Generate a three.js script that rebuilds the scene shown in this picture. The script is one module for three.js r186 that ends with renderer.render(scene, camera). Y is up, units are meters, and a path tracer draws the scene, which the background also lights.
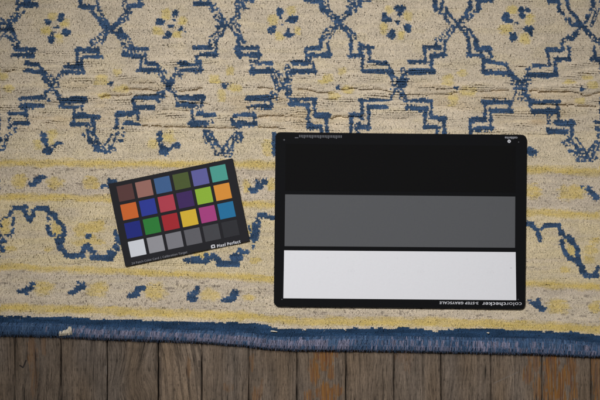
import * as THREE from 'three';
import { FontLoader } from 'three/addons/loaders/FontLoader.js';
import { TextGeometry } from 'three/addons/geometries/TextGeometry.js';
import { mergeGeometries } from 'three/addons/utils/BufferGeometryUtils.js';

// ------------------------------------------------------------------ camera, light, exposure
const scene = new THREE.Scene();
const EYE = 1.209, TOP = 0.009, MM = 0.0012;         // eye height, rug surface height, metres per photo pixel on the rug
const camera = new THREE.PerspectiveCamera(2 * Math.atan(0.24 / 1.2) * 180 / Math.PI, 1.5, 0.05, 20);
camera.position.set(0, EYE, 0);
camera.up.set(0, 0, -1);
camera.lookAt(0, 0, 0);
scene.background = new THREE.Color().setRGB(0.07, 0.07, 0.073);
// one soft lamp above and a little up-left of the cards; its beam weakens towards the corners
const key = new THREE.SpotLight(new THREE.Color().setRGB(1, 0.985, 0.99), 15.2, 0, 16.8 * Math.PI / 180, 1, 2);
key.position.set(-0.6, 2.0, -0.95);
key.target.position.set(0.06, 0, 0.07);
key.castShadow = true; key.shadow.radius = 9; key.shadow.mapSize.set(4096, 4096);
scene.add(key, key.target);
const renderer = new THREE.WebGLRenderer({ antialias: true });
renderer.toneMapping = THREE.LinearToneMapping;
renderer.toneMappingExposure = 1;
renderer.shadowMap.enabled = true;

// ------------------------------------------------------------------ helpers
let seed = 20240611;
const rnd = () => { seed = (seed + 0x6D2B79F5) | 0; let t = Math.imul(seed ^ (seed >>> 15), 1 | seed); t = (t + Math.imul(t ^ (t >>> 7), 61 | t)) ^ t; return ((t ^ (t >>> 14)) >>> 0) / 4294967296; };
const hash = (i, j, k = 0) => { let h = Math.imul(i | 0, 374761393) + Math.imul(j | 0, 668265263) + Math.imul(k | 0, 2147483647 ^ 0x5bd1e995); h = Math.imul(h ^ (h >>> 13), 1274126177); h = Math.imul(h ^ (h >>> 16), 2246822519); return ((h ^ (h >>> 15)) >>> 0) / 4294967296; };
function vn(x, y, k = 0) {
  const i = Math.floor(x), j = Math.floor(y); let u = x - i, v = y - j; u = u * u * (3 - 2 * u); v = v * v * (3 - 2 * v);
  const a = hash(i, j, k), b = hash(i + 1, j, k), c = hash(i, j + 1, k), d = hash(i + 1, j + 1, k);
  return a + (b - a) * u + (c - a) * v + (a - b - c + d) * u * v;
}
const clamp = (x, a, b) => Math.min(b, Math.max(a, x));
const sm = (a, b, x) => { const t = clamp((x - a) / (b - a), 0, 1); return t * t * (3 - 2 * t); };
const lerp = (a, b, t) => a + (b - a) * t;
const mix3 = (a, b, t) => [lerp(a[0], b[0], t), lerp(a[1], b[1], t), lerp(a[2], b[2], t)];
const X = (px, h = TOP) => (px - 300) * MM * (EYE - h) / 1.2;
const Z = (py, h = TOP) => (py - 200) * MM * (EYE - h) / 1.2;
function curve(pts) { return x => { if (x <= pts[0][0]) return pts[0][1]; for (let i = 1; i < pts.length; i++) if (x <= pts[i][0]) { const a = pts[i - 1], b = pts[i]; return lerp(a[1], b[1], sm(0, 1, (x - a[0]) / (b[0] - a[0])) * 0.5 + 0.5 * (x - a[0]) / (b[0] - a[0])); } return pts[pts.length - 1][1]; }; }
const std = (o) => new THREE.MeshPhysicalMaterial(o);
const lin = (r, g, b) => new THREE.Color().setRGB(r, g, b);
function put(name, geo, mat, parent) { const m = new THREE.Mesh(geo, mat); m.name = name; m.castShadow = m.receiveShadow = true; parent.add(m); return m; }

// ------------------------------------------------------------------ floor of old oak strips
const seams = [-177, -129, -81, -33, 15, 61, 107, 158.5, 202, 249, 297, 346, 394, 441, 491, 542, 591, 640, 688, 736, 784];
const floor = new THREE.Group(); floor.name = 'floor'; floor.userData.kind = 'structure'; scene.add(floor);
const TW = 2048, TH = 1024, FX0 = -0.40, FXW = 0.80, FZ0 = 0.13, FZW = 0.32;
const woodTone = [0.9, 0.82, 0.9, 0.95, 0.86, 0.86, 0.9, 1.36, 1.02, 1.06, 1.05, 1.1, 1.14, 1.0, 1.18, 1.1, 1.12, 1.0, 0.95, 0.9, 1];
// remains of orange varnish, [plank, centre x, centre y, half width, half height] in photo pixels
const varnish = [[10, 313, 372, 5, 14, .9], [10, 325, 357, 8, 12, 1], [10, 332, 350, 5, 9, .9], [10, 325, 393, 9, 12, 1], [10, 308, 396, 5, 8, .8], [10, 336, 390, 6, 6, .8], [10, 330, 372, 4, 8, .8], [10, 316, 352, 3, 10, .6],
  [14, 534, 362, 7, 10, .75], [14, 528, 374, 6, 10, .6], [14, 538, 388, 5, 14, .75], [15, 551, 368, 7, 16, 1], [15, 555, 385, 11, 18, 1.1], [15, 566, 376, 6, 10, .9], [15, 572, 366, 5, 14, .7], [15, 573, 390, 4, 14, .8], [15, 548, 398, 5, 10, .8], [16, 597, 372, 7, 24, .6], [16, 603, 395, 8, 14, .8],
  [9, 252, 362, 3, 8, .45], [9, 256, 396, 4, 8, .5], [9, 262, 390, 2, 10, .4], [4, 32, 350, 5, 16, .34], [4, 34, 372, 4, 24, .28], [4, 44, 345, 3, 10, .25], [7, 188, 366, 3, 10, .3], [8, 228, 387, 5, 5, .3], [12, 408, 354, 5, 16, .25], [12, 398, 350, 6, 12, .15], [12, 388, 368, 4, 20, .3]];
const wood = new Uint8Array(TW * TH * 4), woodB = new Uint8Array(TW * TH * 4);
const toS = v => v <= 0 ? 0 : Math.round(255 * (v <= 0.0031308 ? 12.92 * v : 1.055 * Math.pow(clamp(v, 0, 1), 1 / 2.4) - 0.055));
for (let j = 0; j < TH; j++) for (let i = 0; i < TW; i++) {
  const x = FX0 + FXW * i / TW, z = FZ0 + FZW * j / TH;
  const px = 300 + x / MM / 1.0075, py = 200 + z / MM / 1.0075;
  let p = 0; while (p < seams.length - 2 && px > seams[p + 1]) p++;
  const u = (px - seams[p]) / (seams[p + 1] - seams[p]), o = p * 17.3;
  // grain: long streaks that wander slowly along the board
  const slant = p === 7 ? (py - 340) * 0.12 : p === 6 ? 3 * Math.sin(py * 0.09 + u * 4) : 0;
  const wx = px - slant + 2.2 * (vn(py * 0.03, o, 1) - .5) + 1.2 * (vn(px * .2, py * 0.05, 2) - .5);
  const g1 = vn(wx * 0.55 + o, py * 0.02, 3), g2 = vn(wx * 1.5 + o, py * 0.045, 4), g3 = vn(wx * 3.6 + o, py * 0.10, 5), g4 = vn(wx * .16 + o, py * 0.012, 6);
  const pore = sm(.66, .9, vn(wx * 2.3 + o, py * 0.07, 7)) * sm(.35, .7, vn(wx * .5 + o, py * .03, 17));
  const ring = p === 7 ? sm(.55, .95, Math.sin((wx * 0.75 + 1.2 * vn(wx * .3, py * .03, 8)) * 1.1) * .5 + .5) : p === 5 || p === 6 ? .6 * sm(.6, .95, vn(wx * .34 + o, py * 0.055, 9)) : .5 * sm(.62, .95, vn(wx * .4 + o, py * 0.016, 10));
  let v = Math.max(.12, woodTone[p] * (0.33 + 0.40 * g1 + 0.40 * g2 + 0.55 * g3 + .30 * g4 - .62 * pore - .42 * ring));
  const fleck = vn(wx * 2.4 + o, py * .33, 19), short = sm(.72, .95, vn(wx * 1.9 + o, py * .2, 20)), dirt = vn(px * 1.4, py * 1.4, 21);
  v *= (0.9 + 0.22 * vn(px * .08, py * .08, 11)) * (1 + .42 * (fleck - .5) + .22 * (dirt - .5) - .45 * short);
  const warm = vn(px * 0.06 + 3, py * 0.02, 12);
  let c = [0.126 * v, (0.100 - 0.011 * warm) * v, (0.078 - 0.020 * warm) * v];
  // grime packed along the seams, with a torn edge
  const e = Math.min(px - seams[p], seams[p + 1] - px);
  const grime = sm((Math.abs(px - 158.5) < 8 ? 4.6 : 2) + 2.6 * vn(py * .12, o, 13), 0.2, e) * (p === 6 && u > .5 || p === 7 ? 1 : .55);
  c = mix3(c, [.026, .020, .016], .8 * grime * sm(.25, .6, vn(px * .9, py * .11, 14) + .25 * grime));
  let var_ = 0;
  for (const q of varnish) if (q[0] === p) { const dx = (wx + slant - q[1]) / q[3], dy = (py - q[2]) / q[4]; const d = dx * dx + dy * dy; if (d < 3) var_ = Math.max(var_, q[5] * sm(1.35, .55, d + 1.5 * (vn(wx * 1.1 + o, py * .13, 15) - .5) + .8 * (vn(px * .3, py * .3, 16) - .5))); }
  c = mix3(c, [.25 * (.4 + .8 * g2), .112 * (.35 + .85 * g2), .028 * (.5 + .6 * g3)], clamp(var_, 0, 1) * (.92 - .7 * sm(.55, .8, vn(wx * 1.3 + o, py * .06, 18))));
  // nail scrape, knife scratch
  const k = (a, b, c2, d2, w) => { const t = clamp(((px - a) * (c2 - a) + (py - b) * (d2 - b)) / ((c2 - a) ** 2 + (d2 - b) ** 2), 0, 1); return sm(w, w * .4, Math.hypot(px - a - t * (c2 - a), py - b - t * (d2 - b))); };
  const hook = Math.max(k(20, 365.5, 23, 367.5, 1), k(23, 367.5, 26, 360.5, 1));
  c = mix3(c, [.012, .010, .010], hook * .9);
  c = mix3(c, [.2, .175, .15], .45 * k(494, 383, 518, 372, .8) + .5 * k(105.5, 366, 106.5, 374, .8));
  c = mix3(c, [.045, .034, .026], .7 * k(199, 361, 199, 366, 1.4));
  const n = (j * TW + i) * 4;
  wood[n] = toS(c[0]); wood[n + 1] = toS(c[1]); wood[n + 2] = toS(c[2]); wood[n + 3] = 255;
  const b = clamp(.55 + .25 * (g3 - .5) + .3 * (g2 - .5) - .45 * pore - .3 * ring - .3 * short + .2 * (fleck - .5) - .4 * hook, 0, 1) * 255;
  woodB[n] = woodB[n + 1] = woodB[n + 2] = b; woodB[n + 3] = 255;
}
function dtex(data, w, h, srgb) { const t = new THREE.DataTexture(data, w, h); t.magFilter = THREE.LinearFilter; t.minFilter = THREE.LinearMipmapLinearFilter; t.generateMipmaps = true; t.wrapS = t.wrapT = THREE.MirroredRepeatWrapping; if (srgb) t.colorSpace = THREE.SRGBColorSpace; t.needsUpdate = true; return t; }
const woodMat = std({ map: dtex(wood, TW, TH, true), bumpMap: dtex(woodB, TW, TH, false), bumpScale: 0.0007, roughness: 0.78, specularIntensity: .5 });
for (let p = 0; p < seams.length - 1; p++) {
  const gap = [6, 7].includes(p) ? .0005 : .00012, x0 = X(seams[p], 0) + gap, x1 = X(seams[p + 1], 0) - gap, z0 = -0.05, z1 = 0.45, r = 0.0012, dy = -0.0006 * hash(p, 3);
  // cross-section with eased edges, wavering along the length
  const prof = [[x0, -.018], [x0, -r * 1.3], [x0 + r * .35, -r * .35], [x0 + r * 1.3, 0], [(x0 + x1) / 2, .0002], [x1 - r * 1.3, 0], [x1 - r * .35, -r * .35], [x1, -r * 1.3], [x1, -.018]];
  const N = 60, pos = [], uv = [], idx = [];
  for (let s = 0; s <= N; s++) for (let q = 0; q < prof.length; q++) {
    const z = lerp(z0, z1, s / N), w = .0009 * (vn(z * 60, p * 9 + (q < 4 ? 0 : q > 4 ? 5 : 2), 31) - .5);
    const x = prof[q][0] + (q === 4 ? 0 : q < 4 ? Math.max(w, -.0004) : Math.min(w, .0004));
    pos.push(x, prof[q][1] + dy + .0002 * (vn(z * 20, p * 3.1 + q, 32) - .5), z);
    uv.push((x - FX0) / FXW, (z - FZ0) / FZW);
  }
  for (let s = 0; s < N; s++) for (let q = 0; q < prof.length - 1; q++) { const a = s * prof.length + q, b = a + prof.length; idx.push(a, b, a + 1, a + 1, b, b + 1); }
  const g = new THREE.BufferGeometry(); g.setAttribute('position', new THREE.Float32BufferAttribute(pos, 3)); g.setAttribute('uv', new THREE.Float32BufferAttribute(uv, 2)); g.setIndex(idx); g.computeVertexNormals();
  put('plank', g, woodMat, floor);
}
put('subfloor', new THREE.BoxGeometry(1.2, .02, .5), std({ color: lin(.03, .024, .02), roughness: 1 }), floor).position.set(0, -.0282, .2);

// ------------------------------------------------------------------ the rug: its drawing, in photo pixels
const strokes = [], blobs = [], yellows = [], cuts = [];
const T = (ox, oy, s, b, y) => {
  for (const q of s) strokes.push([ox + q[0] / 5, oy + q[1] / 5, ox + q[2] / 5, oy + q[3] / 5, Math.max(q[4] / 10 + .2, 1.2), q[5] ? 1 : 0]);
  for (const q of b) blobs.push([ox + q[0] / 5, oy + q[1] / 5, q[2] / 5, q[3] / 5]);
  for (const q of y) yellows.push([ox + q[0] / 5, oy + q[1] / 5, q[2] / 4.2, q[3] / 4.2]);
};
T(0, 0, [[85, 0, 90, 30, 18], [112, 20, 180, 20, 26], [120, 5, 150, 5, 14], [95, 30, 60, 90, 20, 1], [115, 50, 70, 105, 14, 1], [0, 145, 45, 140, 20], [0, 110, 20, 115, 14], [40, 100, 50, 130, 18], [60, 95, 75, 100, 14], [55, 130, 70, 165, 16], [30, 175, 50, 185, 14], [55, 190, 95, 210, 16, 1], [60, 220, 90, 225, 14, 1],
  [75, 240, 170, 243, 22], [65, 272, 165, 272, 22], [162, 245, 162, 275, 12], [130, 310, 190, 318, 22], [125, 345, 210, 358, 24], [192, 320, 212, 345, 12], [205, 365, 215, 385, 16, 1], [230, 360, 240, 398, 18, 1], [255, 375, 262, 398, 16, 1], [285, 385, 308, 365, 22, 1], [320, 325, 390, 325, 20], [310, 357, 415, 357, 22], [383, 245, 385, 315, 14], [406, 285, 408, 355, 14], [380, 245, 480, 245, 22], [415, 280, 505, 278, 20], [492, 235, 492, 275, 14], [462, 210, 525, 160, 30, 1],
  [400, 5, 410, 30, 16], [405, 28, 470, 30, 22], [450, 30, 470, 75, 16], [470, 65, 510, 110, 16], [500, 110, 540, 160, 16], [485, 0, 495, 40, 14], [495, 45, 530, 105, 14, 1], [520, 105, 560, 150, 14], [560, 155, 600, 160, 16], [570, 120, 600, 115, 14], [565, 150, 580, 122, 12], [590, 172, 600, 172, 12]],
  [[237, 108, 18, 15], [305, 76, 18, 16], [300, 97, 15, 10], [280, 132, 18, 8], [262, 160, 14, 9], [255, 195, 18, 18], [328, 157, 24, 16]],
  [[262, 75, 20, 20], [325, 112, 24, 18], [228, 150, 24, 15], [295, 185, 18, 24], [505, 385, 28, 16], [585, 355, 20, 16], [10, 375, 25, 15]]);
T(120, 0, [[20, 0, 25, 40, 24, 1], [45, 30, 55, 60, 12], [50, 25, 110, 18, 24], [95, 0, 110, 15, 14], [0, 105, 30, 90, 22, 1], [10, 85, 40, 60, 16, 1], [0, 140, 15, 180, 20], [20, 170, 55, 215, 24, 1], [15, 215, 30, 260, 24, 1], [50, 238, 130, 240, 22], [20, 265, 105, 278, 24], [125, 240, 128, 300, 13], [103, 285, 103, 335, 13], [125, 312, 180, 316, 20], [90, 345, 190, 347, 24], [190, 325, 225, 360, 14, 1], [195, 370, 235, 398, 16, 1], [250, 398, 270, 370, 16, 1], [280, 340, 300, 370, 24, 1], [300, 315, 370, 313, 18], [310, 345, 405, 347, 22], [378, 275, 385, 310, 14], [402, 300, 402, 340, 13], [370, 235, 450, 233, 20], [400, 268, 485, 268, 20], [478, 205, 482, 260, 16], [450, 215, 455, 235, 14], [450, 195, 480, 165, 24, 1], [490, 140, 500, 175, 18, 1], [515, 160, 500, 175, 14, 1], [485, 130, 520, 125, 20], [530, 120, 560, 120, 18, 1], [515, 95, 510, 110, 12],
  [375, 15, 450, 12, 22], [450, 15, 465, 50, 18], [475, 20, 500, 65, 16, 1], [475, 80, 505, 100, 28, 1], [585, 0, 590, 80, 24, 1], [560, 95, 590, 130, 26, 1], [565, 140, 600, 170, 22, 1], [590, 190, 598, 280, 18], [577, 230, 585, 270, 13]],
  [[203, 108, 26, 16], [277, 62, 18, 17], [270, 95, 10, 10], [255, 127, 14, 11], [305, 142, 18, 10], [325, 158, 14, 5], [240, 170, 18, 18], [225, 188, 10, 10]],
  [[228, 68, 20, 22], [315, 100, 20, 18], [190, 150, 24, 18], [285, 165, 20, 16], [470, 385, 20, 15], [550, 350, 18, 18]]);
T(240, 0, [[0, 45, 35, 45, 22, 1], [10, 8, 60, 3, 14, 1], [0, 30, 20, 28, 14], [0, 175, 15, 205, 18], [0, 235, 90, 235, 20], [0, 268, 100, 270, 22], [92, 255, 95, 285, 14], [50, 300, 90, 302, 12], [80, 311, 160, 310, 18], [55, 354, 160, 350, 24], [60, 318, 65, 340, 12], [155, 345, 180, 398, 22, 1], [190, 350, 215, 395, 16, 1], [235, 335, 250, 385, 30, 1], [265, 308, 340, 308, 24], [265, 354, 370, 352, 26], [365, 310, 370, 345, 14], [330, 240, 335, 300, 14], [355, 275, 350, 300, 12], [330, 238, 405, 235, 20], [355, 270, 450, 268, 22], [405, 190, 405, 230, 18], [440, 215, 445, 260, 16], [410, 190, 450, 140, 28, 1], [455, 165, 480, 130, 16, 1], [475, 95, 520, 140, 26, 1], [500, 95, 530, 70, 30, 1],
  [325, 3, 390, 3, 14], [400, 0, 415, 50, 26], [430, 0, 440, 50, 20, 1], [440, 60, 480, 90, 30, 1], [545, 0, 550, 60, 22, 1], [570, 10, 580, 50, 20, 1], [595, 5, 600, 30, 14], [530, 140, 570, 180, 30, 1], [555, 190, 555, 270, 15], [597, 205, 597, 250, 16], [545, 275, 600, 275, 22]],
  [[198, 57, 18, 24], [203, 85, 8, 8], [262, 92, 26, 22], [240, 103, 12, 8], [212, 120, 7, 7], [157, 147, 19, 18], [175, 130, 10, 8], [245, 172, 24, 16], [243, 150, 8, 9]],
  [[165, 95, 22, 25], [255, 50, 20, 18], [195, 178, 22, 16], [285, 150, 14, 18], [440, 385, 22, 16], [510, 355, 20, 18]]);
T(360, 0, [[0, 205, 5, 215, 14], [0, 232, 58, 232, 20], [5, 262, 18, 275, 14], [12, 265, 15, 340, 14], [45, 240, 48, 300, 14], [45, 305, 130, 314, 20], [15, 350, 155, 352, 22], [145, 325, 155, 355, 13], [160, 370, 185, 398, 26, 1], [215, 345, 235, 390, 26, 1], [250, 305, 330, 303, 22], [250, 354, 365, 352, 22], [322, 235, 325, 290, 15], [358, 290, 360, 345, 15], [320, 232, 400, 232, 18], [360, 270, 430, 268, 22], [380, 195, 382, 230, 14], [425, 200, 425, 255, 14], [405, 190, 435, 150, 22, 1], [440, 165, 465, 130, 18, 1], [372, 0, 380, 40, 24], [415, 0, 400, 60, 15], [430, 30, 430, 60, 13], [415, 65, 445, 110, 15], [440, 55, 490, 120, 15], [490, 120, 500, 145, 14], [550, 0, 560, 40, 16], [545, 45, 510, 100, 26, 1], [590, 0, 590, 45, 20], [575, 50, 540, 95, 14, 1], [520, 130, 540, 175, 16, 1], [540, 140, 575, 185, 14], [540, 185, 548, 265, 18], [580, 195, 585, 240, 20], [540, 270, 600, 272, 20], [0, 0, 50, 0, 10]],
  [[130, 92, 28, 15], [125, 72, 14, 14], [200, 36, 26, 16], [198, 62, 14, 16], [188, 105, 11, 11], [236, 130, 22, 20], [248, 148, 14, 14], [158, 172, 22, 20], [160, 152, 12, 12]],
  [[145, 45, 18, 18], [240, 75, 18, 22], [120, 138, 18, 28], [205, 172, 15, 18], [440, 385, 25, 14], [510, 360, 25, 15]]);
T(480, 0, [[0, 240, 50, 238, 22], [45, 245, 60, 280, 16], [5, 265, 20, 290, 18], [17, 295, 20, 350, 16], [45, 290, 50, 310, 14], [40, 303, 130, 318, 22], [20, 355, 140, 362, 22], [125, 320, 155, 350, 14], [155, 365, 190, 398, 24, 1], [245, 345, 250, 385, 26, 1], [215, 390, 235, 398, 14, 1], [270, 325, 350, 325, 22], [260, 372, 385, 372, 24], [342, 260, 348, 320, 14], [378, 290, 380, 360, 16], [335, 245, 410, 248, 20], [385, 290, 450, 288, 20], [410, 215, 415, 245, 16], [445, 230, 450, 280, 15], [415, 200, 440, 185, 20, 1], [460, 190, 490, 150, 26, 1], [450, 118, 510, 118, 15], [500, 110, 545, 150, 16], [345, 5, 385, 5, 16], [395, 10, 395, 45, 18], [400, 50, 420, 70, 18], [435, 0, 440, 40, 18], [450, 50, 485, 90, 17], [430, 95, 450, 95, 13], [485, 90, 500, 115, 14], [565, 0, 570, 30, 18], [555, 45, 530, 100, 18, 1], [590, 40, 560, 120, 18, 1], [540, 160, 600, 210, 26, 1], [572, 235, 575, 280, 17], [560, 290, 600, 290, 22], [0, 5, 60, 2, 10], [0, 32, 8, 40, 10]],
  [[130, 85, 20, 26], [155, 100, 12, 12], [207, 45, 16, 18], [238, 45, 14, 18], [212, 78, 14, 16], [185, 115, 16, 6], [245, 142, 26, 16], [256, 162, 12, 12], [165, 180, 22, 24], [152, 162, 8, 8]],
  [[160, 45, 24, 18], [250, 95, 22, 22], [130, 140, 30, 18], [225, 190, 22, 24], [540, 380, 25, 10], [450, 397, 20, 8]]);
T(0, 80, [[230, 0, 280, 20, 30, 1], [225, 55, 240, 60, 16, 1], [250, 40, 265, 60, 20, 1], [280, 60, 300, 110, 18, 1], [200, 80, 245, 95, 14, 1], [100, 87, 210, 83, 22], [105, 128, 210, 122, 24], [103, 95, 103, 115, 12, 1], [45, 162, 120, 160, 24], [125, 150, 130, 180, 16, 1], [70, 213, 135, 212, 26], [45, 190, 50, 220, 14, 1], [40, 235, 55, 240, 16, 1], [75, 245, 75, 250, 16], [5, 300, 45, 270, 18, 1], [15, 345, 30, 300, 16, 1], [0, 345, 15, 345, 14], [305, 95, 425, 93, 24], [300, 130, 385, 132, 22], [370, 140, 365, 215, 15], [410, 110, 410, 150, 14], [390, 173, 490, 180, 26], [360, 215, 435, 218, 24], [463, 190, 470, 245, 20], [440, 235, 440, 260, 15, 1], [420, 275, 465, 265, 24, 1], [455, 300, 485, 325, 34, 1], [475, 345, 495, 345, 18], [510, 350, 545, 360, 22, 1], [545, 325, 570, 345, 20, 1], [570, 295, 575, 310, 18, 1], [580, 165, 600, 160, 18], [585, 185, 580, 240, 18], [592, 265, 580, 275, 14]],
  [[215, 270, 16, 12], [220, 298, 20, 14], [230, 322, 12, 12], [270, 325, 14, 12], [295, 312, 18, 12], [240, 350, 30, 18], [550, 12, 16, 8]],
  [[262, 270, 20, 22], [188, 318, 18, 20], [255, 300, 16, 18], [510, 8, 35, 10], [520, 75, 25, 12], [590, 40, 20, 14], [40, 40, 25, 14]]);
T(120, 80, [[220, 5, 265, 10, 24, 1], [210, 50, 215, 60, 18, 1], [240, 40, 270, 50, 26, 1], [270, 60, 290, 100, 20, 1], [190, 60, 210, 70, 16, 1], [195, 95, 215, 85, 14, 1], [75, 87, 190, 85, 22], [85, 130, 165, 130, 22], [180, 100, 195, 105, 12], [68, 95, 72, 155, 15], [90, 135, 85, 190, 15], [0, 167, 60, 165, 24], [25, 215, 85, 218, 26], [15, 240, 15, 275, 18, 1], [0, 300, 10, 300, 16], [295, 85, 415, 82, 24], [285, 118, 370, 122, 22], [407, 95, 407, 125, 14], [380, 130, 410, 145, 16, 1], [362, 150, 362, 205, 15], [390, 165, 470, 172, 22], [350, 213, 425, 215, 28], [445, 195, 460, 205, 14, 1], [420, 250, 460, 260, 16, 1], [420, 275, 430, 305, 18, 1], [450, 280, 475, 320, 20, 1], [465, 330, 500, 330, 16, 1], [480, 368, 550, 372, 18, 1], [510, 345, 530, 350, 12, 1], [540, 320, 560, 345, 20, 1], [560, 290, 595, 300, 24, 1], [570, 255, 580, 270, 16, 1], [565, 215, 600, 225, 26], [570, 178, 600, 172, 22], [560, 195, 575, 230, 14]],
  [[195, 268, 18, 12], [195, 295, 18, 16], [220, 352, 30, 20], [205, 325, 14, 12], [265, 325, 12, 10], [285, 325, 16, 18], [250, 338, 12, 10], [525, 22, 14, 10]],
  [[240, 280, 28, 26], [165, 315, 22, 22], [475, 3, 25, 8], [575, 35, 28, 16], [505, 70, 20, 28], [15, 40, 20, 16]]);
T(240, 80, [[180, 0, 185, 40, 24, 1], [240, 0, 245, 80, 26, 1], [220, 40, 230, 60, 22, 1], [160, 65, 175, 85, 24, 1], [35, 88, 145, 88, 24], [40, 128, 155, 128, 22], [155, 100, 160, 120, 14, 1], [0, 170, 70, 165, 20], [70, 160, 75, 210, 15, 1], [0, 212, 75, 215, 26], [0, 265, 10, 285, 20], [250, 92, 375, 90, 20], [250, 118, 340, 122, 24], [372, 95, 372, 150, 15], [340, 130, 345, 215, 18], [375, 170, 440, 175, 28], [340, 230, 400, 235, 26], [432, 180, 435, 258, 17], [405, 230, 410, 258, 14], [555, 170, 600, 172, 26], [555, 185, 555, 258, 16], [590, 215, 600, 225, 18], [580, 235, 590, 258, 16], [170, 270, 172, 370, 22], [174, 275, 190, 280, 22]],
  [[490, 32, 12, 12]], [[140, 335, 24, 32], [470, 75, 28, 20], [540, 40, 25, 16], [415, 5, 25, 8]]);
T(360, 80, [[170, 0, 185, 40, 26, 1], [215, 0, 220, 20, 26], [160, 45, 170, 60, 16, 1], [200, 50, 230, 100, 30, 1], [5, 95, 130, 95, 20], [45, 132, 130, 135, 24], [135, 95, 155, 90, 16], [12, 100, 10, 190, 18], [45, 150, 45, 220, 16], [0, 235, 45, 235, 26], [235, 98, 360, 98, 22], [235, 138, 330, 142, 26], [358, 105, 355, 165, 16], [325, 150, 325, 225, 17], [355, 188, 425, 190, 22], [325, 232, 390, 235, 22], [420, 195, 422, 270, 18], [385, 240, 385, 270, 15], [555, 200, 600, 190, 26], [555, 205, 555, 270, 17], [580, 248, 600, 248, 24]],
  [[483, 35, 14, 10]], [[440, 8, 25, 14], [465, 90, 22, 30], [545, 55, 35, 20]]);
T(480, 80, [[165, 5, 245, 5, 22, 1], [180, 40, 190, 60, 26, 1], [220, 20, 225, 60, 30, 1], [200, 90, 250, 90, 22, 1], [235, 70, 260, 100, 18], [20, 105, 155, 105, 24], [55, 152, 155, 155, 26], [152, 115, 152, 140, 13], [25, 115, 28, 180, 15], [55, 160, 55, 240, 18], [0, 190, 25, 195, 26], [0, 242, 60, 242, 24], [255, 108, 395, 105, 24], [265, 155, 390, 152, 24], [250, 115, 255, 135, 12], [392, 110, 395, 190, 15], [345, 165, 345, 220, 16, 1], [385, 210, 465, 212, 26], [345, 252, 430, 255, 28], [460, 220, 460, 285, 17], [430, 265, 440, 300, 16, 1], [415, 310, 445, 320, 20, 1], [465, 310, 500, 350, 15], [450, 350, 470, 355, 15], [480, 370, 490, 385, 20, 1], [510, 350, 525, 385, 18, 1], [540, 375, 550, 398, 16], [570, 330, 600, 345, 20, 1], [565, 355, 575, 385, 18, 1], [585, 310, 600, 315, 14], [580, 210, 600, 212, 22], [585, 242, 600, 248, 22], [590, 275, 600, 285, 14]],
  [[255, 355, 22, 24], [275, 360, 12, 14], [515, 40, 18, 8]], [[450, 8, 30, 12], [565, 20, 25, 12], [500, 100, 20, 14]]);
T(0, 160, [[45, 270, 70, 240, 16], [70, 237, 130, 232, 20], [120, 245, 140, 290, 20], [150, 300, 165, 270, 22], [165, 250, 190, 240, 18], [190, 237, 240, 240, 20], [240, 255, 275, 275, 26], [237, 280, 250, 310, 16, 1], [235, 330, 245, 360, 20], [250, 365, 285, 375, 16, 1], [275, 285, 300, 315, 18], [310, 320, 325, 370, 19], [308, 375, 312, 398, 24], [10, 290, 30, 285, 16, 1], [67, 290, 62, 320, 15], [67, 340, 60, 360, 15], [35, 370, 50, 380, 18, 1], [0, 380, 10, 398, 24, 1], [0, 300, 3, 330, 14, 1], [577, 360, 592, 400, 24]],
  [[165, 120, 22, 13], [188, 98, 20, 20], [213, 82, 17, 13], [145, 112, 7, 12], [520, 128, 18, 9], [545, 105, 8, 22], [572, 106, 18, 14], [560, 130, 24, 14], [440, 377, 15, 10]],
  [[95, 100, 32, 28], [275, 110, 36, 24], [455, 110, 36, 28], [25, 325, 20, 38], [285, 340, 24, 40], [445, 335, 60, 26], [400, 360, 25, 22], [490, 320, 28, 18], [460, 385, 20, 14]]);
T(180, 160, [[395, 277, 425, 270, 20], [430, 277, 480, 290, 18], [385, 295, 395, 310, 17], [368, 330, 385, 325, 18], [345, 330, 345, 350, 14], [375, 345, 382, 395, 24], [352, 385, 365, 395, 14]],
  [[368, 150, 26, 15], [395, 125, 20, 20], [420, 106, 17, 15], [383, 102, 7, 12], [352, 140, 10, 8]],
  [[335, 130, 18, 25], [455, 120, 18, 30], [365, 355, 15, 22]]);
T(480, 160, [[220, 315, 260, 320, 26], [265, 330, 290, 350, 22], [290, 355, 300, 395, 24], [310, 340, 330, 322, 20], [330, 322, 395, 325, 24], [395, 335, 410, 355, 20], [405, 365, 435, 385, 22], [440, 380, 465, 400, 18], [485, 0, 565, 2, 12, 1]],
  [[545, 138, 16, 14], [558, 162, 20, 14], [582, 184, 22, 13], [510, 130, 10, 6], [530, 145, 10, 10]],
  [[255, 155, 45, 33], [460, 160, 60, 33], [430, 397, 12, 10], [578, 400, 25, 15]]);
T(0, 240, [[287, 0, 300, 35, 30], [310, 40, 330, 72, 26], [325, 75, 410, 75, 26], [410, 60, 415, 40, 22], [425, 30, 445, 20, 22], [440, 40, 470, 55, 24], [460, 84, 555, 86, 32], [545, 55, 570, 70, 26], [570, 30, 590, 40, 26], [587, 0, 600, 10, 22], [0, 5, 20, 5, 20], [5, 30, 15, 50, 18]],
  [[105, 252, 26, 10], [145, 240, 22, 16], [162, 214, 16, 10], [130, 262, 16, 11], [360, 262, 22, 12], [385, 243, 18, 16], [410, 232, 18, 16], [395, 210, 14, 7], [420, 212, 8, 9]],
  [[400, 10, 40, 14], [480, 5, 40, 12], [50, 42, 25, 10], [245, 45, 20, 12], [220, 240, 42, 30], [485, 245, 46, 30]]);
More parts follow.
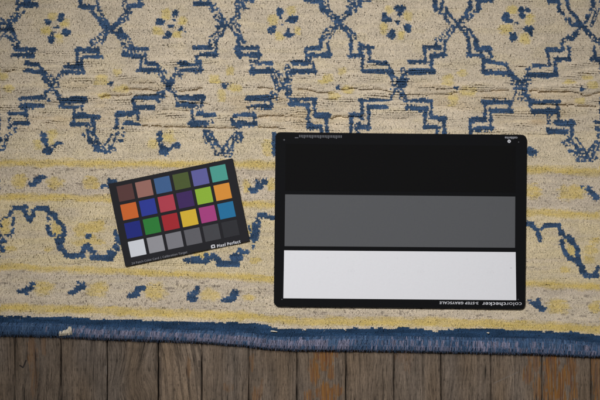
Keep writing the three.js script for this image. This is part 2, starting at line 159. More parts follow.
T(120, 240, [[335, 98, 385, 95, 32], [385, 102, 435, 105, 26], [432, 75, 440, 88, 24], [470, 75, 490, 95, 28], [490, 115, 585, 118, 26], [560, 90, 590, 90, 26]],
  [[65, 274, 28, 16], [85, 260, 18, 20], [110, 237, 22, 13], [45, 280, 14, 12], [85, 235, 8, 9], [360, 290, 28, 16], [375, 265, 20, 16], [388, 240, 11, 18], [343, 268, 8, 10], [540, 297, 36, 14], [568, 274, 24, 18], [575, 256, 20, 10]],
  [[180, 255, 46, 36], [450, 270, 42, 26], [400, 70, 35, 15]]);
T(200, 220, [[60, 185, 90, 190, 20], [165, 182, 200, 185, 34], [195, 150, 215, 160, 24], [230, 150, 240, 160, 18], [265, 128, 265, 132, 16], [258, 72, 270, 98, 22], [270, 20, 295, 25, 22], [280, 45, 285, 75, 24]], [],
  [[275, 200, 25, 15], [245, 385, 30, 12], [255, 45, 15, 22]]);
T(480, 240, [[410, 5, 415, 35, 20], [420, 45, 430, 65, 19], [440, 80, 470, 95, 20], [450, 0, 475, 20, 19], [485, 30, 490, 60, 20], [485, 75, 490, 100, 24], [487, 105, 515, 140, 26], [510, 150, 530, 175, 26], [530, 178, 590, 178, 22], [577, 162, 600, 130, 22]],
  [[265, 310, 20, 13], [288, 322, 22, 18], [315, 342, 20, 14], [292, 296, 10, 8], [250, 300, 10, 7]],
  [[455, 45, 20, 42], [555, 45, 30, 20], [545, 95, 25, 18], [425, 145, 25, 14], [390, 330, 50, 33], [580, 330, 30, 25]]);
// the crossings of the lattice and the points that hang into the border, single knots in a row
const thin = (a, b, c, d, w = 1.0) => strokes.push([a, b, c, d, w, 0]);
for (const [x, y] of [[51, 84], [168, 82], [283, 82], [399, 82], [520, 84]]) { thin(x - 7, y - 11, x + 7, y + 13); thin(x + 7, y - 11, x - 7, y + 13); }
for (const [x, y] of [[8, 27], [112, 28], [228, 24], [340, 23], [458, 24], [582, 25]]) { thin(x - 11, y - 15, x + 11, y + 15); thin(x + 11, y - 15, x - 11, y + 15); }
for (const [x, y] of [[103, 150], [222, 152], [587, 156]]) { thin(x - 17, y - 19, x - 6, y); thin(x - 10, y - 18, x, y - 3); thin(x - 6, y, x + 6, y + 1); thin(x + 6, y + 1, x + 15, y - 18); thin(x, y - 3, x + 9, y - 16); }
const stripe = [
  [curve([[0, 162], [120, 163], [260, 164], [400, 166], [525, 169], [600, 171]]), 3.2],
  [curve([[0, 196], [100, 198], [250, 203.5], [400, 207], [525, 211.5], [600, 214.5]]), 3],
  [curve([[0, 266], [60, 269], [130, 270.5], [160, 273], [230, 276], [265, 278], [400, 281], [527, 283.5], [600, 286]]), 3],
  [curve([[0, 307], [60, 308.5], [120, 310.5], [150, 312.5], [245, 315.5], [290, 321], [330, 321], [420, 321.5], [500, 324], [600, 329]]), 4]];
const edgeTop = curve([[0, 315], [40, 315.3], [70, 316], [95, 318], [165, 319.6], [200, 320.5], [240, 321.5], [262, 323], [283, 328], [300, 328.2], [340, 327.5], [355, 327], [385, 327], [415, 327], [435, 330], [447, 328.4], [480, 327], [530, 329.5], [560, 331], [575, 330.5], [587, 333], [600, 334]]);
const cordTop = curve([[0, 322], [60, 323], [100, 326], [130, 327], [200, 330], [240, 332], [280, 336.5], [360, 335], [420, 336], [480, 337], [540, 338], [600, 342]]);
const cordEnd = curve([[0, 335], [55, 336], [100, 338.5], [160, 340.5], [200, 342], [240, 345], [270, 348.6], [300, 350], [400, 350.8], [450, 352], [530, 353.6], [600, 356.6]]);
const zone = curve([[0, 150], [600, 158]]);

// wool colours (linear reflectance)
const BEIGE = [.76, .665, .515], PINKISH = [.66, .57, .455], STRAW = [.78, .675, .45], YELLOW = [.76, .60, .215], BLUE = [.055, .106, .195], DEEP = [.030, .072, .145];
function fold(px, py) { if (px < 0) px += 116; if (px > 600) px -= 116; if (py < 0) py = -py; return [px, py]; }
function woolAt(qx, qy, ci, cj) {
  let [px, py] = fold(qx, qy);
  const e = edgeTop(qx);
  if (qy > e + 1.2 * (vn(qx * .25, 3, 40) - .5) + .6) return [DEEP, 1];
  px += 1.1 * (vn(px * .35, py * .35, 41) - .5) + .9 * (hash(ci, cj, 42) - .5);
  py += 1.0 * (vn(px * .35, py * .35, 43) - .5) + .9 * (hash(ci, cj, 44) - .5);
  for (const s of strokes) {
    if (Math.abs(py - (s[1] + s[3]) / 2) > Math.abs(s[3] - s[1]) / 2 + 4) continue;
    const dx = s[2] - s[0], dy = s[3] - s[1], l2 = dx * dx + dy * dy || 1e-6, t = clamp(((px - s[0]) * dx + (py - s[1]) * dy) / l2, 0, 1);
    const far = Math.hypot(px - s[0] - t * dx, py - s[1] - t * dy);
    if (far >= s[4]) continue;
    if (s[5]) {                                   // worked as a ladder of single knots: two rails and rungs, or a dotted line
      const along = t * Math.sqrt(l2) + 1.2 * hash(s[0] * 7, s[1] * 7, 45), rung = (along % 3.6) < 1.7;
      if (s[4] > 1.5 ? far < s[4] * .42 && !rung : !rung && (along % 3.6) > 2.7) continue;
      if (vn(px * .9, py * .9, 56) < .24) continue;
    }
    return [BLUE, 1];
  }
  for (const b of blobs) { const dx = (px - b[0]) / b[2], dy = (py - b[1]) / b[3]; if (dx * dx + dy * dy < 1.05 + .5 * (vn(px * .5, py * .5, 46) - .5)) return [BLUE, 1]; }
  // undyed wool with the streaks of the hand-spun yarn, row by row
  const ab = vn(px * .012, py * .42, 47), ab2 = vn(px * .05, py * .2, 48), y = py - 150;
  let c = mix3(BEIGE, STRAW, .35 * sm(.5, .9, ab2));
  const s1 = stripe[0][0](px), s2 = stripe[1][0](px), s3 = stripe[2][0](px), s4 = stripe[3][0](px);
  const inBand = (py > s1 && py < s2) || (py > s3 && py < s4);
  if (inBand) { const mid = py < s2 ? [s1, s2] : [s3, s4], t = (py - mid[0]) / (mid[1] - mid[0]); c = mix3(c, PINKISH, clamp(.18 + .9 * (ab - .4) + .45 * (Math.abs(t - .5) * 2 - .35), 0, 1)); if (vn(px * .22, py * .8, 49) > .83) c = mix3(c, [.2, .15, .12], .5); }
  else if (py > s2 && py < s3) { c = mix3(c, mix3(STRAW, YELLOW, .22), .45 * ab + .35); c = mix3(c, PINKISH, .45 * sm(.55, .85, vn(px * .03, py * .25, 50))); }
  else if (py > 130 && py < s1) c = mix3(c, STRAW, .3);
  const rust = Math.hypot((px - 538) / 10, (py - 121) / 5); c = mix3(c, [.52, .36, .18], .45 * sm(1.2, .2, rust + .7 * (vn(px * .3, py * .4, 51) - .5)));
  const ochre = sm(72, 92, py) * sm(140, 118, py) * sm(.45, .8, vn(px * .02, py * .05, 57)); c = mix3(c, [.66, .50, .27], .45 * ochre * vn(px * .08, py * .5, 58) );
  let w = 0;
  for (const [f, h] of stripe) { const d = Math.abs(py - f(px) - .8 * (vn(px * .06, 7, 52) - .5)); w = Math.max(w, sm(h + 2.4, h - 2.2, d + 2.6 * (vn(px * .1, py * .6, 53) - .5))); }
  for (const b of yellows) { const dx = (px - b[0]) / b[2], dy = (py - b[1]) / b[3], d = (dx * dx) ** 1.4 + (dy * dy) ** 1.4; if (d < 3) w = Math.max(w, .85 * sm(1.5, .2, d + 1.5 * (vn(px * .22, py * .7, 54) - .5))); }
  w *= .64 + .5 * vn(px * .09, py * .55, 55);
  const ye = py < 150 ? [.78, .64, .25] : YELLOW;
  c = mix3(c, ye, clamp(w, 0, 1));
  return [c, 0];
}
// creases where the pile has parted along a weft: [points in photo pixels], strength
const creases = [[[[0, 70], [10, 69.5], [18, 68]], 1], [[[98, 97], [108, 95.5], [120, 95], [135, 93.5]], 1], [[[38, 112], [48, 111]], .7], [[[68, 127], [84, 127.3]], .4],
  [[[120, 88], [140, 88.6], [162, 89]], 1], [[[176, 89.5], [190, 89], [205, 86.5]], .9], [[[130, 95.5], [145, 94.5], [160, 95]], .9], [[[176, 101], [196, 102], [212, 103.5]], .8], [[[152, 111], [160, 109.5], [170, 108], [180, 109], [192, 110]], .6], [[[138, 126], [160, 126.5], [190, 126], [215, 126.4], [240, 127]], .9], [[[126, 82], [136, 81.5], [158, 82]], .5],
  [[[254, 87], [276, 88]], .8], [[[292, 87], [305, 88.5], [322, 92], [330, 92.5], [337, 90]], .95], [[[338, 88.5], [350, 87.5], [375, 88], [392, 92]], .95], [[[256, 115.5], [282, 115], [308, 116]], 1], [[[282, 113.4], [295, 114.2]], .7], [[[328, 117.5], [345, 117], [368, 115.2]], 1.1], [[[254, 126], [272, 127], [288, 128]], .8], [[[316, 97], [330, 99.5], [345, 97]], .5],
  [[[405, 93], [420, 94], [445, 92.5], [462, 91.5]], .6], [[[430, 87], [446, 88.5], [470, 88]], .6], [[[376, 116.5], [395, 117], [412, 116]], .5], [[[374, 98], [392, 99]], .4],
  [[[470, 88.5], [490, 89.4], [512, 89]], .95], [[[528, 91], [550, 90.5], [574, 91], [585, 94.5], [600, 92.5], [640, 92]], 1.1], [[[530, 104], [552, 104], [572, 104.5], [600, 106]], .9], [[[482, 98], [510, 97]], .5],
  [[[512, 65.5], [528, 66]], .5], [[[440, 65], [455, 64.5]], .4], [[[498, 134], [520, 133], [560, 134]], .35], [[[240, 108], [258, 107]], .5], [[[60, 104], [75, 104.3]], .3]];
for (let i = 0; i < 150; i++) { const x = -90 + 780 * rnd(), y = i < 110 ? 52 + 82 * rnd() : 4 + 290 * rnd(), l = 10 + 34 * rnd(), p = []; for (let k = 0; k <= 4; k++) p.push([x + l * k / 4, y + 2.6 * (rnd() - .5)]); creases.push([p, .10 + .17 * rnd()]); }
const crease = creases.map(([p, s]) => ({ f: curve(p), a: p[0][0], b: p[p.length - 1][0], s, lo: Math.min(...p.map(q => q[1])) - 4, hi: Math.max(...p.map(q => q[1])) + 4 }));
function crease_(px, py) {
  let sh = 0;
  for (const c of crease) {
    if (py < c.lo || py > c.hi || px < c.a || px > c.b) continue;
    const end = sm(0, 5, Math.min(px - c.a, c.b - px)), d = py - c.f(px) - 1.0 * (vn(px * .22, c.a, 60) - .5), s = c.s * end * (.55 + .8 * vn(px * .3, c.a * 3, 61));
    if (Math.abs(d) < 3.2) sh += Math.sign(d || 1) * s * (1 - Math.abs(d) / 3.2);
  }
  return clamp(sh, -1.3, 1.3);
}
const lift = (px, py) => .0006 * (vn(px * .11, py * .14, 67) - 1) + .0025 * sm(45, 70, py) * sm(142, 122, py) * (vn(px * .04, py * .17 + 2 * vn(px * .03, 1, 65), 64) - 1) + .0007 * (vn(px * .045, py * .16, 66) - 1) + .0007 * (vn(px * .018, py * .022, 62) - 1) + .0006 * (vn(px * .045, py * .06, 63) - 1);

const slope = (px, py) => -.75 * Math.atan((lift(px, py + .8) - lift(px, py - .8)) / (1.6 * MM));

// ------------------------------------------------------------------ the rug: pile, ground weave, bound edge
const rug = new THREE.Group(); rug.name = 'rug'; scene.add(rug);
rug.userData = { label: 'worn beige wool rug with navy lattice pattern and bound blue edge', category: 'rug' };
const wool = std({ color: 0xffffff, roughness: 1, specularIntensity: .15, vertexColors: true, sheen: .25, sheenRoughness: .6, sheenColor: lin(.5, .48, .44) });
function strand(bx, bz, tx, tz, h, r0, r1, shade, S = 2, K = 5) {
  const pos = [], idx = [], col = [], put3 = (x, y, z) => { pos.push(x, y, z); col.push(shade, shade, shade); };
  const at = t => [bx + (tx - bx) * (.35 * t + .65 * t * t), h * t, bz + (tz - bz) * (.35 * t + .65 * t * t)];
  for (let s = 0; s <= S + 1; s++) {            // a bent yarn end with a domed tip
    const t = Math.min(s / S, 1), [cx, cy, cz] = at(t), dome = s > S, r = dome ? r1 * .62 : lerp(r0, r1, t);
    for (let k = 0; k < K; k++) { const a = 2 * Math.PI * k / K + bx * 900 + s * .4; put3(cx + r * Math.cos(a), cy + (dome ? r1 * .42 : 0), cz + r * Math.sin(a)); }
  }
  const [ex, ey, ez] = at(1); put3(ex, ey + r1 * .55, ez);
  const R = S + 1;
  for (let s = 0; s < R; s++) for (let k = 0; k < K; k++) { const a = s * K + k, b = s * K + (k + 1) % K; idx.push(a, a + K, b, b, a + K, b + K); }
  for (let k = 0; k < K; k++) idx.push(R * K + k, (R + 1) * K, R * K + (k + 1) % K);
  const g = new THREE.BufferGeometry(); g.setAttribute('position', new THREE.Float32BufferAttribute(pos, 3)); g.setAttribute('color', new THREE.Float32BufferAttribute(col, 3)); g.setIndex(idx); g.computeVertexNormals(); return g;
}
const tufts = [];
for (let v = 0; v < 8; v++) {
  const gs = [];
  for (let k = 0; k < 17; k++) {
    const a = k * 2.39996 + rnd(), q = Math.sqrt((k + .5) / 17), bx = .0008 * q * Math.cos(a), bz = .00066 * q * Math.sin(a);
    gs.push(strand(bx, bz, bx * 1.5 + .0005 * (rnd() - .5), bz * 1.5 + .0008 + .0005 * (rnd() - .5), .0062 * (.95 + .08 * rnd()), 
      .0003, .00041, .88 + .22 * rnd()));
  }
  tufts.push(mergeGeometries(gs));
}
const bigC = { x: 400, y: 220.6, w: 250.6, h: 174, a: .0108 }, smallC = { x: 179.1, y: 212.4, w: 126.6, h: 84.4, a: -.2045 };
const under = (px, py, c, m) => { const dx = px - c.x, dy = py - c.y, u = dx * Math.cos(c.a) + dy * Math.sin(c.a), v = -dx * Math.sin(c.a) + dy * Math.cos(c.a); return Math.abs(u) < c.w / 2 + m && Math.abs(v) < c.h / 2 + m; };
const PITCH = 1.36, ROW = 1.56, X0 = -110, X1 = 710, Y0 = -70, lists = tufts.map(() => []);
const nx = Math.floor((X1 - X0) / PITCH), ny = Math.floor((360 - Y0) / ROW);
for (let j = 0; j < ny; j++) for (let i = 0; i < nx; i++) {
  let px = X0 + (i + .5 * (j & 1)) * PITCH + .36 * (hash(i, j, 70) - .5), py = Y0 + j * ROW + .34 * (hash(i, j, 71) - .5);
  py += 1.3 * (vn(px * .02, py * .05, 72) - .5);                                   // rows wander a little
  if (py > cordTop(px) + 1.6) continue;
  if (under(px, py, bigC, -12) || under(px, py, smallC, -9)) continue;
  const [c, isBlue] = woolAt(px, py, i, j), cr = crease_(px, py);
  const near = under(px, py, bigC, -.5) || under(px, py, smallC, -.5);
  const edge = sm(9, -1, cordTop(px) - py);
  const tone = .90 + .16 * hash(i, j, 73) + .10 * (vn(px * .02, py * .5, 74) - .5) + .12 * (vn(px * .1, py * .1, 78) - .5);
  const t2 = isBlue ? tone * (.68 + .8 * vn(px * .06, py * .35, 75)) : tone;
  lists[Math.floor(hash(i, j, 76) * tufts.length)].push([px, py + cr * .36, lift(px, py) - .0022 * Math.abs(cr) - .0010 * edge, cr * .2 + slope(px, py) + .10 * (vn(px * .05, py * .3, 77) - .5), (near ? .72 : 1) * (.97 + .06 * hash(i, j, 79)), c, t2, hash(i, j, 80)]);
}
const BASE = .0026, M4 = new THREE.Matrix4(), Q = new THREE.Quaternion(), E = new THREE.Euler(), P = new THREE.Vector3(), S3 = new THREE.Vector3(), C = new THREE.Color();
lists.forEach((l, v) => {
  const m = new THREE.InstancedMesh(tufts[v], wool, l.length); m.name = 'pile'; m.userData.kind = 'stuff'; m.castShadow = m.receiveShadow = true;
  l.forEach((q, k) => {
    E.set(q[3], (q[7] - .5) * 1.1, .16 * (hash(k, v, 81) - .5)); Q.setFromEuler(E); P.set(X(q[0]), BASE + q[2], Z(q[1])); S3.set(1, q[4], 1);
    m.setMatrixAt(k, M4.compose(P, Q, S3)); m.setColorAt(k, C.setRGB(q[5][0] * q[6], q[5][1] * q[6], q[5][2] * q[6]));
  });
  rug.add(m);
});
{ // the knots' own loops under the pile, in the colours of the pile
  const NX = 560, NZ = 290, pos = [], idx = [], col = [];
  for (let j = 0; j <= NZ; j++) for (let i = 0; i <= NX; i++) { const px = lerp(X0 - 2, X1 + 2, i / NX), py = lerp(Y0 - 2, cordTop(px) + 4, j / NZ), hid = under(px, py, bigC, -12) || under(px, py, smallC, -9); pos.push(X(px), Math.max(.001, BASE + .0020 + lift(px, py) - .003 * Math.abs(crease_(px, py)) + .0005 * (hash(i, j, 82) - .5)), Z(py)); const c = hid ? BEIGE : woolAt(px, py, i, j)[0]; col.push(c[0], c[1], c[2]); }
  for (let j = 0; j < NZ; j++) for (let i = 0; i < NX; i++) { const a = j * (NX + 1) + i, b = a + NX + 1; idx.push(a, b, a + 1, a + 1, b, b + 1); }
  const g = new THREE.BufferGeometry(); g.setAttribute('position', new THREE.Float32BufferAttribute(pos, 3)); g.setAttribute('color', new THREE.Float32BufferAttribute(col, 3)); g.setIndex(idx); g.computeVertexNormals();
  put('foundation', g, std({ color: 0xffffff, vertexColors: true, roughness: 1, specularIntensity: .1 }), rug);
}
{ // stray fibres lying on the pile
  for (let v = 0; v < 3; v++) {
    const g = strand(0, 0, .0035 + .001 * v, .0012 * (v - 1), .0011, .00011, .00007, 1, 5, 3), l = [];
    for (let k = 0; k < 11000; k++) { const px = X0 + (X1 - X0) * rnd(), py = Y0 + (cordTop(px) - Y0) * rnd(), a = rnd() * 6.283, t = rnd(); if (under(px, py, bigC, 2) || under(px, py, smallC, 2)) continue; l.push([px, py, a, t]); }
    const m = new THREE.InstancedMesh(g, wool, l.length); m.name = 'fuzz'; m.userData.kind = 'stuff'; m.castShadow = m.receiveShadow = true;
    l.forEach(([px, py, a, t], k) => { const c = woolAt(px, py, k, v)[0], f = .9 + .25 * t; E.set(.3 * (t - .5), a, 0); Q.setFromEuler(E); P.set(X(px), TOP - .0008 + lift(px, py), Z(py)); S3.set(.7 + .6 * t, 1, .7 + .6 * t); m.setMatrixAt(k, M4.compose(P, Q, S3)); m.setColorAt(k, C.setRGB(c[0] * f, c[1] * f, c[2] * f)); });
    rug.add(m);
  }
}
{ // overcast edge: a cord wrapped in blue and mauve-grey yarn
  const HB = .0052, N = 220, K = 14, pos = [], idx = [];
  for (let s = 0; s <= N; s++) { const px = lerp(X0 - 2, X1 + 2, s / N), a = (cordEnd(px) - cordTop(px)) / 2 * MM - .0012, cz = Z((cordEnd(px) + cordTop(px)) / 2, HB);
    for (let k = 0; k < K; k++) { const t = 2 * Math.PI * k / K; pos.push(X(px, HB), HB + .0035 * Math.sin(t), cz + a * Math.cos(t)); } }
  for (let s = 0; s < N; s++) for (let k = 0; k < K; k++) { const a = s * K + k, b = s * K + (k + 1) % K; idx.push(a, a + K, b, b, a + K, b + K); }
  const g = new THREE.BufferGeometry(); g.setAttribute('position', new THREE.Float32BufferAttribute(pos, 3)); g.setIndex(idx); g.computeVertexNormals();
  put('edge_cord', g, std({ color: lin(.03, .055, .12), roughness: 1, specularIntensity: .1 }), rug);
  // three lengths of each wrap, so that the twisted yarn changes colour along it
  const arc = (t0, t1, j) => { const gs = []; for (let f = 0; f < 5; f++) { const o = [(rnd() - .5) * .0011, (rnd() - .5) * .0008, rnd()], pts = []; for (let k = 0; k <= 5; k++) { const t = lerp(t0, t1, k / 5) * Math.PI; pts.push(new THREE.Vector3(o[0] * (1 + .6 * Math.sin(k + o[2] * 6)) - .0016 * Math.cos(t) * -1, (.0047 + o[1]) * Math.sin(t), -(.0072 + o[1]) * Math.cos(t))); }
    const tg = new THREE.TubeGeometry(new THREE.CatmullRomCurve3(pts), 6, .00036, 4); const n = tg.attributes.position.count, col = new Float32Array(n * 3).fill(.85 + .3 * rnd()); tg.setAttribute('color', new THREE.BufferAttribute(col, 3)); tg.deleteAttribute('uv'); gs.push(tg); } return mergeGeometries(gs); };
  const parts = [[.02, .36], [.30, .62], [.56, .84], [.78, 1.06]];
  parts.forEach(([t0, t1], part) => { for (let v = 0; v < 2; v++) {
    const geo = arc(t0, t1, v), l = [];
    for (let px = X0 + v * .8; px < X1; px += 1.6) {
      if (px > 58 && px < 69.5 && part > 1) continue;
      const lot = Math.floor(px / 3.1 + (part & 1) * .25), r = px < 350 ? .65 * hash(lot, part >> 1, 98) + .35 * hash(px * 10, part, 90) : .3 * hash(lot, part, 98) + .7 * hash(px * 10, part, 90), d = vn(px * .09, part, 91);
      let mv = px < 58 ? .04 : px < 72 ? .1 : [.10, .50, .42, .10][part] * (px > 470 ? .85 : 1);
      mv *= (.55 + .9 * d) * (px > 72 && px < 350 ? 1.45 : 1.1);
      const k = .75 + .5 * hash(px * 10, part, 92);
      const c = r < mv ? mix3([.14, .16, .24], [.26, .25, .33], hash(px * 10, part, 93)) : r < mv + .3 ? [.08, .138, .235] : [.05, .098, .185];
      l.push([px + .5 * (hash(px * 10, part, 94) - .5), c.map(q => q * k)]);
    }
    const m = new THREE.InstancedMesh(geo, wool, l.length); m.name = 'edge_binding'; m.userData.kind = 'stuff'; m.castShadow = m.receiveShadow = true;
    l.forEach(([px, c], k) => { const a = (cordEnd(px) - cordTop(px)) / 2 * MM; E.set(.12 * (hash(k, part, 95) - .5), .34 * (hash(k, part, 97) - .5) + (px > 380 ? .12 : 0), 0); Q.setFromEuler(E); P.set(X(px, HB), HB - .0004 * hash(k, part, 96), Z((cordEnd(px) + cordTop(px)) / 2, HB)); S3.set(1, 1, a / .0076); m.setMatrixAt(k, M4.compose(P, Q, S3)); m.setColorAt(k, C.setRGB(...c)); });
    rug.add(m);
  } });
  for (let v = 0; v < 3; v++) {   // loose hairs of the binding yarn
    const g = strand(0, 0, .0008 * (v - 1), .0016, .0026, .00013, .00008, 1, 4, 3), n = 2600, m = new THREE.InstancedMesh(g, wool, n); m.name = 'fuzz'; m.userData.kind = 'stuff'; m.castShadow = m.receiveShadow = true;
    for (let k = 0; k < n; k++) { const px = X0 + (X1 - X0) * rnd(), t = (.04 + .92 * rnd()) * Math.PI, a = (cordEnd(px) - cordTop(px)) / 2 * MM; E.set(Math.PI / 2 - t + .5 * (rnd() - .5) , 0, .9 * (rnd() - .5)); Q.setFromEuler(E); P.set(X(px, HB), HB + .0043 * Math.sin(t), Z((cordEnd(px) + cordTop(px)) / 2, HB) + a * .94 * Math.cos(t)); S3.setScalar(.6 + .7 * rnd()); m.setMatrixAt(k, M4.compose(P, Q, S3)); const h = rnd(), c = px > 72 && h < .28 ? [.24, .22, .29] : h < .6 ? [.075, .13, .225] : [.05, .095, .18]; m.setColorAt(k, C.setRGB(...c)); }
    rug.add(m);
  }
  // the torn place where white cotton warp shows, and a few stray ends
  const cotton = std({ color: lin(.78, .70, .55), roughness: 1, specularIntensity: .1, vertexColors: true });
  const gs = [];
  for (let k = 0; k < 130; k++) { const u = rnd(), fx = 60 + 11.5 * u, hgt = 3.4 + 3.0 * (u > .7 ? 1.5 : u > .25 ? .9 : .45) * (.6 + .6 * rnd()), y1 = 335.5 - 1.2 * u + .6 * rnd(), h0 = .0075 + .003 * rnd();
    const pts = [new THREE.Vector3(X(fx, h0), h0 - .001, Z(y1 - hgt, h0)), new THREE.Vector3(X(fx + rnd() - .5, h0), h0 + .0016, Z(y1 - hgt * .5, h0)), new THREE.Vector3(X(fx + 2 * (rnd() - .5), h0), h0 - .0008, Z(y1, h0))];
    const tg = new THREE.TubeGeometry(new THREE.CatmullRomCurve3(pts), 5, .00042, 4); tg.setAttribute('color', new THREE.BufferAttribute(new Float32Array(tg.attributes.position.count * 3).fill(.8 + .35 * rnd()), 3)); gs.push(tg); }
  const w = put('exposed_warp', mergeGeometries(gs), cotton, rug); w.userData.label = 'torn spot with white cotton showing through the blue edge';
  for (const [fx, fy, dx, dy] of [[271, 331, 6, .4], [343.5, 327.5, 2, 3], [487, 332.6, 2, .3], [304, 329, 1.5, 1.2]]) {
    const q = []; for (let k = 0; k < 4; k++) { const o = () => (rnd() - .5) * .8; q.push(new THREE.TubeGeometry(new THREE.CatmullRomCurve3([new THREE.Vector3(X(fx + o()), .0092, Z(fy + o())), new THREE.Vector3(X(fx + dx / 2 + o()), .0102, Z(fy + dy / 2 + o())), new THREE.Vector3(X(fx + dx + o()), .0095, Z(fy + dy + o()))]), 5, .00035, 4)); }
    const g2 = mergeGeometries(q); g2.setAttribute('color', new THREE.BufferAttribute(new Float32Array(g2.attributes.position.count * 3).fill(1), 3)); put('loose_thread', g2, cotton, rug);
  }
}

// ------------------------------------------------------------------ the two test cards
const bold = await new FontLoader().loadAsync('fonts/droid/droid_sans_bold.typeface.json');
const regular = await new FontLoader().loadAsync('fonts/droid/droid_sans_regular.typeface.json');
function rounded(w, h, r, d, bev) {
  const s = new THREE.Shape(), a = w / 2, b = h / 2;
  s.moveTo(-a + r, -b); s.lineTo(a - r, -b); s.absarc(a - r, -b + r, r, -Math.PI / 2, 0); s.lineTo(a, b - r); s.absarc(a - r, b - r, r, 0, Math.PI / 2); s.lineTo(-a + r, b); s.absarc(-a + r, b - r, r, Math.PI / 2, Math.PI); s.lineTo(-a, -b + r); s.absarc(-a + r, -b + r, r, Math.PI, 1.5 * Math.PI);
  const g = new THREE.ExtrudeGeometry(s, { depth: d - 2 * bev, bevelEnabled: bev > 0, bevelSize: bev, bevelThickness: bev, bevelOffset: -bev, bevelSegments: 2, curveSegments: 8 });
  g.translate(0, 0, bev); g.rotateX(-Math.PI / 2); return g;
}
const NT = 256, nz = new Uint8Array(NT * NT * 4), nb = new Uint8Array(NT * NT * 4);
for (let j = 0; j < NT; j++) for (let i = 0; i < NT; i++) { const n = (j * NT + i) * 4, f = .5 * hash(i, j, 100) + .5 * vn(i * .25, j * .25, 101), s = sm(.8, .9, vn(i * .06, j * .06, 102) * .6 + .4 * vn(i * .4, j * .4, 103)); const q = 250 + 5 * f - 5 * s; nz[n] = nz[n + 1] = nz[n + 2] = q; nz[n + 3] = 255; nb[n] = nb[n + 1] = nb[n + 2] = 255 * f; nb[n + 3] = 255; }
const paperTex = dtex(nz, NT, NT, true), paperBump = dtex(nb, NT, NT, false);
for (const t of [paperTex, paperBump]) { t.wrapS = t.wrapT = THREE.RepeatWrapping; t.repeat.set(12, 12); }
const ink = (r, g, b, rough = .85, spec = .25) => std({ color: lin(r, g, b), map: paperTex, bumpMap: paperBump, bumpScale: .00004, roughness: rough, specularIntensity: spec });
const sr = v => { v /= 255; return v <= .04045 ? v / 12.92 : Math.pow((v + .055) / 1.055, 2.4); };
function card(name, c, thick, r, mat, lab, cat) {
  const g = new THREE.Group(); g.name = name; g.position.set(X(c.x), TOP + .0003, Z(c.y)); g.rotation.y = -c.a; g.userData = { label: lab, category: cat }; scene.add(g);
  put('board', rounded(c.w * MM, c.h * MM, r, thick, .0002), mat, g);
  g.userData.top = thick; return g;
}
const toCard = (c, px, py) => { const dx = px - c.x, dy = py - c.y; return [(dx * Math.cos(c.a) + dy * Math.sin(c.a)) * MM, (-dx * Math.sin(c.a) + dy * Math.cos(c.a)) * MM]; };
function lettering(g, text, font, size, x, z, y, mat, width, flip, name = 'lettering') {
  const t = new TextGeometry(text, { font, size, depth: .00006, curveSegments: 3 }); t.computeBoundingBox(); const w = t.boundingBox.max.x - t.boundingBox.min.x; t.translate(-t.boundingBox.min.x, 0, 0);
  if (width) t.scale(width / w, 1, 1);
  t.rotateX(-Math.PI / 2); if (flip) t.rotateY(Math.PI);
  const m = put(name, t, mat, g); m.position.set(x, y, z); return m;
}
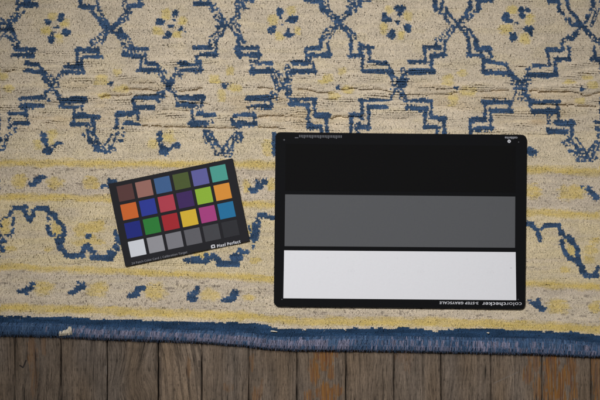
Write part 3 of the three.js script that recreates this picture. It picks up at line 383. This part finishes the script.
// large three-step card
const big = card('grayscale_card', bigC, .0024, .0062, ink(.0060, .0063, .0072, .8, .2), 'large black framed card with black, grey and white bands', 'test card'); delete big.userData.top;
{
  const quad = (name, a, b, c, d, mat) => { // corner points in photo pixels, clockwise from top left
    const p = [a, b, c, d].map(q => toCard(bigC, ...q)), s = new THREE.Shape(); s.moveTo(p[0][0], -p[0][1]); for (const k of [3, 2, 1]) s.lineTo(p[k][0], -p[k][1]);
    const g = new THREE.ExtrudeGeometry(s, { depth: .00022, bevelEnabled: false }); g.rotateX(-Math.PI / 2); const m = put(name, g, mat, big); m.position.y = .0024; return m;
  };
  quad('black_band', [285.6, 144], [515, 146], [514.6, 192.2], [285.2, 190.6], ink(.0068, .0068, .007, .9, .15));
  quad('gray_band', [285.2, 194.4], [514.6, 196.6], [514.4, 247.6], [284.6, 246], ink(.113, .117, .123));
  quad('white_band', [284.2, 250.2], [515, 252], [515.6, 300], [283.4, 298], ink(.86, .865, .89));
  const white = std({ color: lin(.62, .63, .66), roughness: .8 }), faint = std({ color: lin(.16, .165, .18), roughness: .8 });
  const Y = .0024;
  let [x, z] = toCard(bigC, 521, 302.2); lettering(big, 'color', regular, .0040, x, z, Y, white, .0185, true);
  [x, z] = toCard(bigC, 505.3, 302.1); lettering(big, 'checker', bold, .0040, x, z, Y, white, .0280, true);
  [x, z] = toCard(bigC, 478, 301.7); lettering(big, '3-STEP GRAYSCALE', bold, .0030, x, z, Y, white, .0465, true);
  // small print along the upper edge
  const bars = []; for (let k = 0; k < 27; k++) { const h = [2.4, 3.4, 2.4, 2.4, 2.9][(k * 7) % 5] * MM, b = new THREE.BoxGeometry(.0009, .00005, h); [x, z] = toCard(bigC, 299.6 + k * 1.6, 135 + h / MM / 2 + .02 * k); b.translate(x, Y, z); bars.push(b); }
  { const b = new THREE.BoxGeometry(.0042, .00005, .0008); [x, z] = toCard(bigC, 296.6, 137.9); b.translate(x, Y, z); bars.push(b); }
  put('small_print', mergeGeometries(bars), faint, big);
  [x, z] = toCard(bigC, 516.8, 136.9); lettering(big, 'calibrite', bold, .0026, x, z, Y, std({ color: lin(.4, .41, .44), roughness: .8 }), .0150, true, 'maker_mark');
  const ring = new THREE.RingGeometry(.0006, .0020, 20); ring.rotateX(-Math.PI / 2); [x, z] = toCard(bigC, 508.6, 141.4); const rg = put('emblem', ring, white, big); rg.position.set(x, Y + .00006, z);
  const tick = (px, py, kind) => { const gs = []; for (const [w, d, ox, oz] of kind ? [[.0024, .0004, 0, 0], [.0004, .0022, 0, 0]] : [[.0014, .0004, 0, .0005], [.0008, .0004, 0, -.0002]]) { const b = new THREE.BoxGeometry(w, .00005, d); b.translate(ox, kind && d > w ? .00003 : 0, oz); gs.push(b); } const m = put('corner_mark', mergeGeometries(gs), faint, big); const [a, b] = toCard(bigC, px, py); m.position.set(a, Y + .00002, b); };
  { const d = new THREE.CircleGeometry(.0009, 7); d.rotateX(-Math.PI / 2); d.scale(1.4, 1, .7); const m = put('scuff_mark', d, std({ color: lin(.62, .62, .64), roughness: .9 }), big); [x, z] = toCard(bigC, 510.4, 267.8); m.position.set(x, Y + .00026, z); }
  tick(284.2, 140, 1); tick(518, 142, 0); tick(282, 298.9, 0); tick(517.6, 299, 0);
}
// small 24-patch card
const small = card('color_chart', smallC, .0016, .0009, ink(.021, .021, .025, .8, .25), 'small dark colour chart with 24 coloured patches lying askew', 'color chart'); delete small.userData.top;
{
  const shown = [[92, 62, 60], [152, 106, 96], [62, 96, 142], [78, 92, 50], [94, 94, 156], [72, 156, 142], [205, 100, 36], [44, 58, 150], [176, 60, 76], [66, 44, 96], [140, 180, 50], [216, 142, 46], [34, 44, 126], [46, 126, 56], [164, 38, 46], [212, 176, 40], [166, 60, 126], [30, 112, 158], [196, 200, 206], [140, 140, 145], [117, 117, 123], [92, 92, 97], [67, 68, 72], [48, 49, 53]];
  const geo = rounded(15.9 * MM, 15.7 * MM, .0004, .0002, 0), ux = 19.0 * MM, uz = 18.85 * MM, [cx, cz] = toCard(smallC, 178.3, 210.7);
  shown.forEach((s, k) => { const m = put('color_patch', geo, ink(...(q => q.map(v => Math.min(.9, (k > 17 ? 1.26 : 1.14) * lerp(v, (q[0] + q[1] + q[2]) / 3, .06))))(s.map(sr))), small); m.position.set(cx + (k % 6 - 2.5) * ux, .0016, cz + (Math.floor(k / 6) - 1.5) * uz); });
  const white = std({ color: lin(.66, .67, .7), roughness: .8 }), faint = std({ color: lin(.27, .275, .3), roughness: .8 });
  let [x, z] = toCard(smallC, 217.6, 247.6); lettering(small, 'Pixel Perfect', bold, .0036, x, z, .0016, white, .0285);
  [x, z] = toCard(smallC, 132.2, 264.4); lettering(small, '24 Patch Color Card | Calibration Target', regular, .0024, x, z, .0016, faint, .0680, false, 'small_print');
  // camera-like emblem: rounded square with a round hole, open at one corner
  const s = new THREE.Shape(); s.moveTo(-.0024, -.0020); s.lineTo(.0024, -.0020); s.lineTo(.0024, .0020); s.lineTo(-.0010, .0022); s.lineTo(-.0024, .0012); const h = new THREE.Path(); h.absarc(.0002, 0, .00115, 0, 2 * Math.PI, true); s.holes.push(h);
  const g = new THREE.ExtrudeGeometry(s, { depth: .00006, bevelEnabled: false, curveSegments: 8 }); g.rotateX(-Math.PI / 2); const e = put('emblem', g, white, small); [x, z] = toCard(smallC, 213.2, 246.4); e.position.set(x, .0016, z);
}
renderer.render(scene, camera);
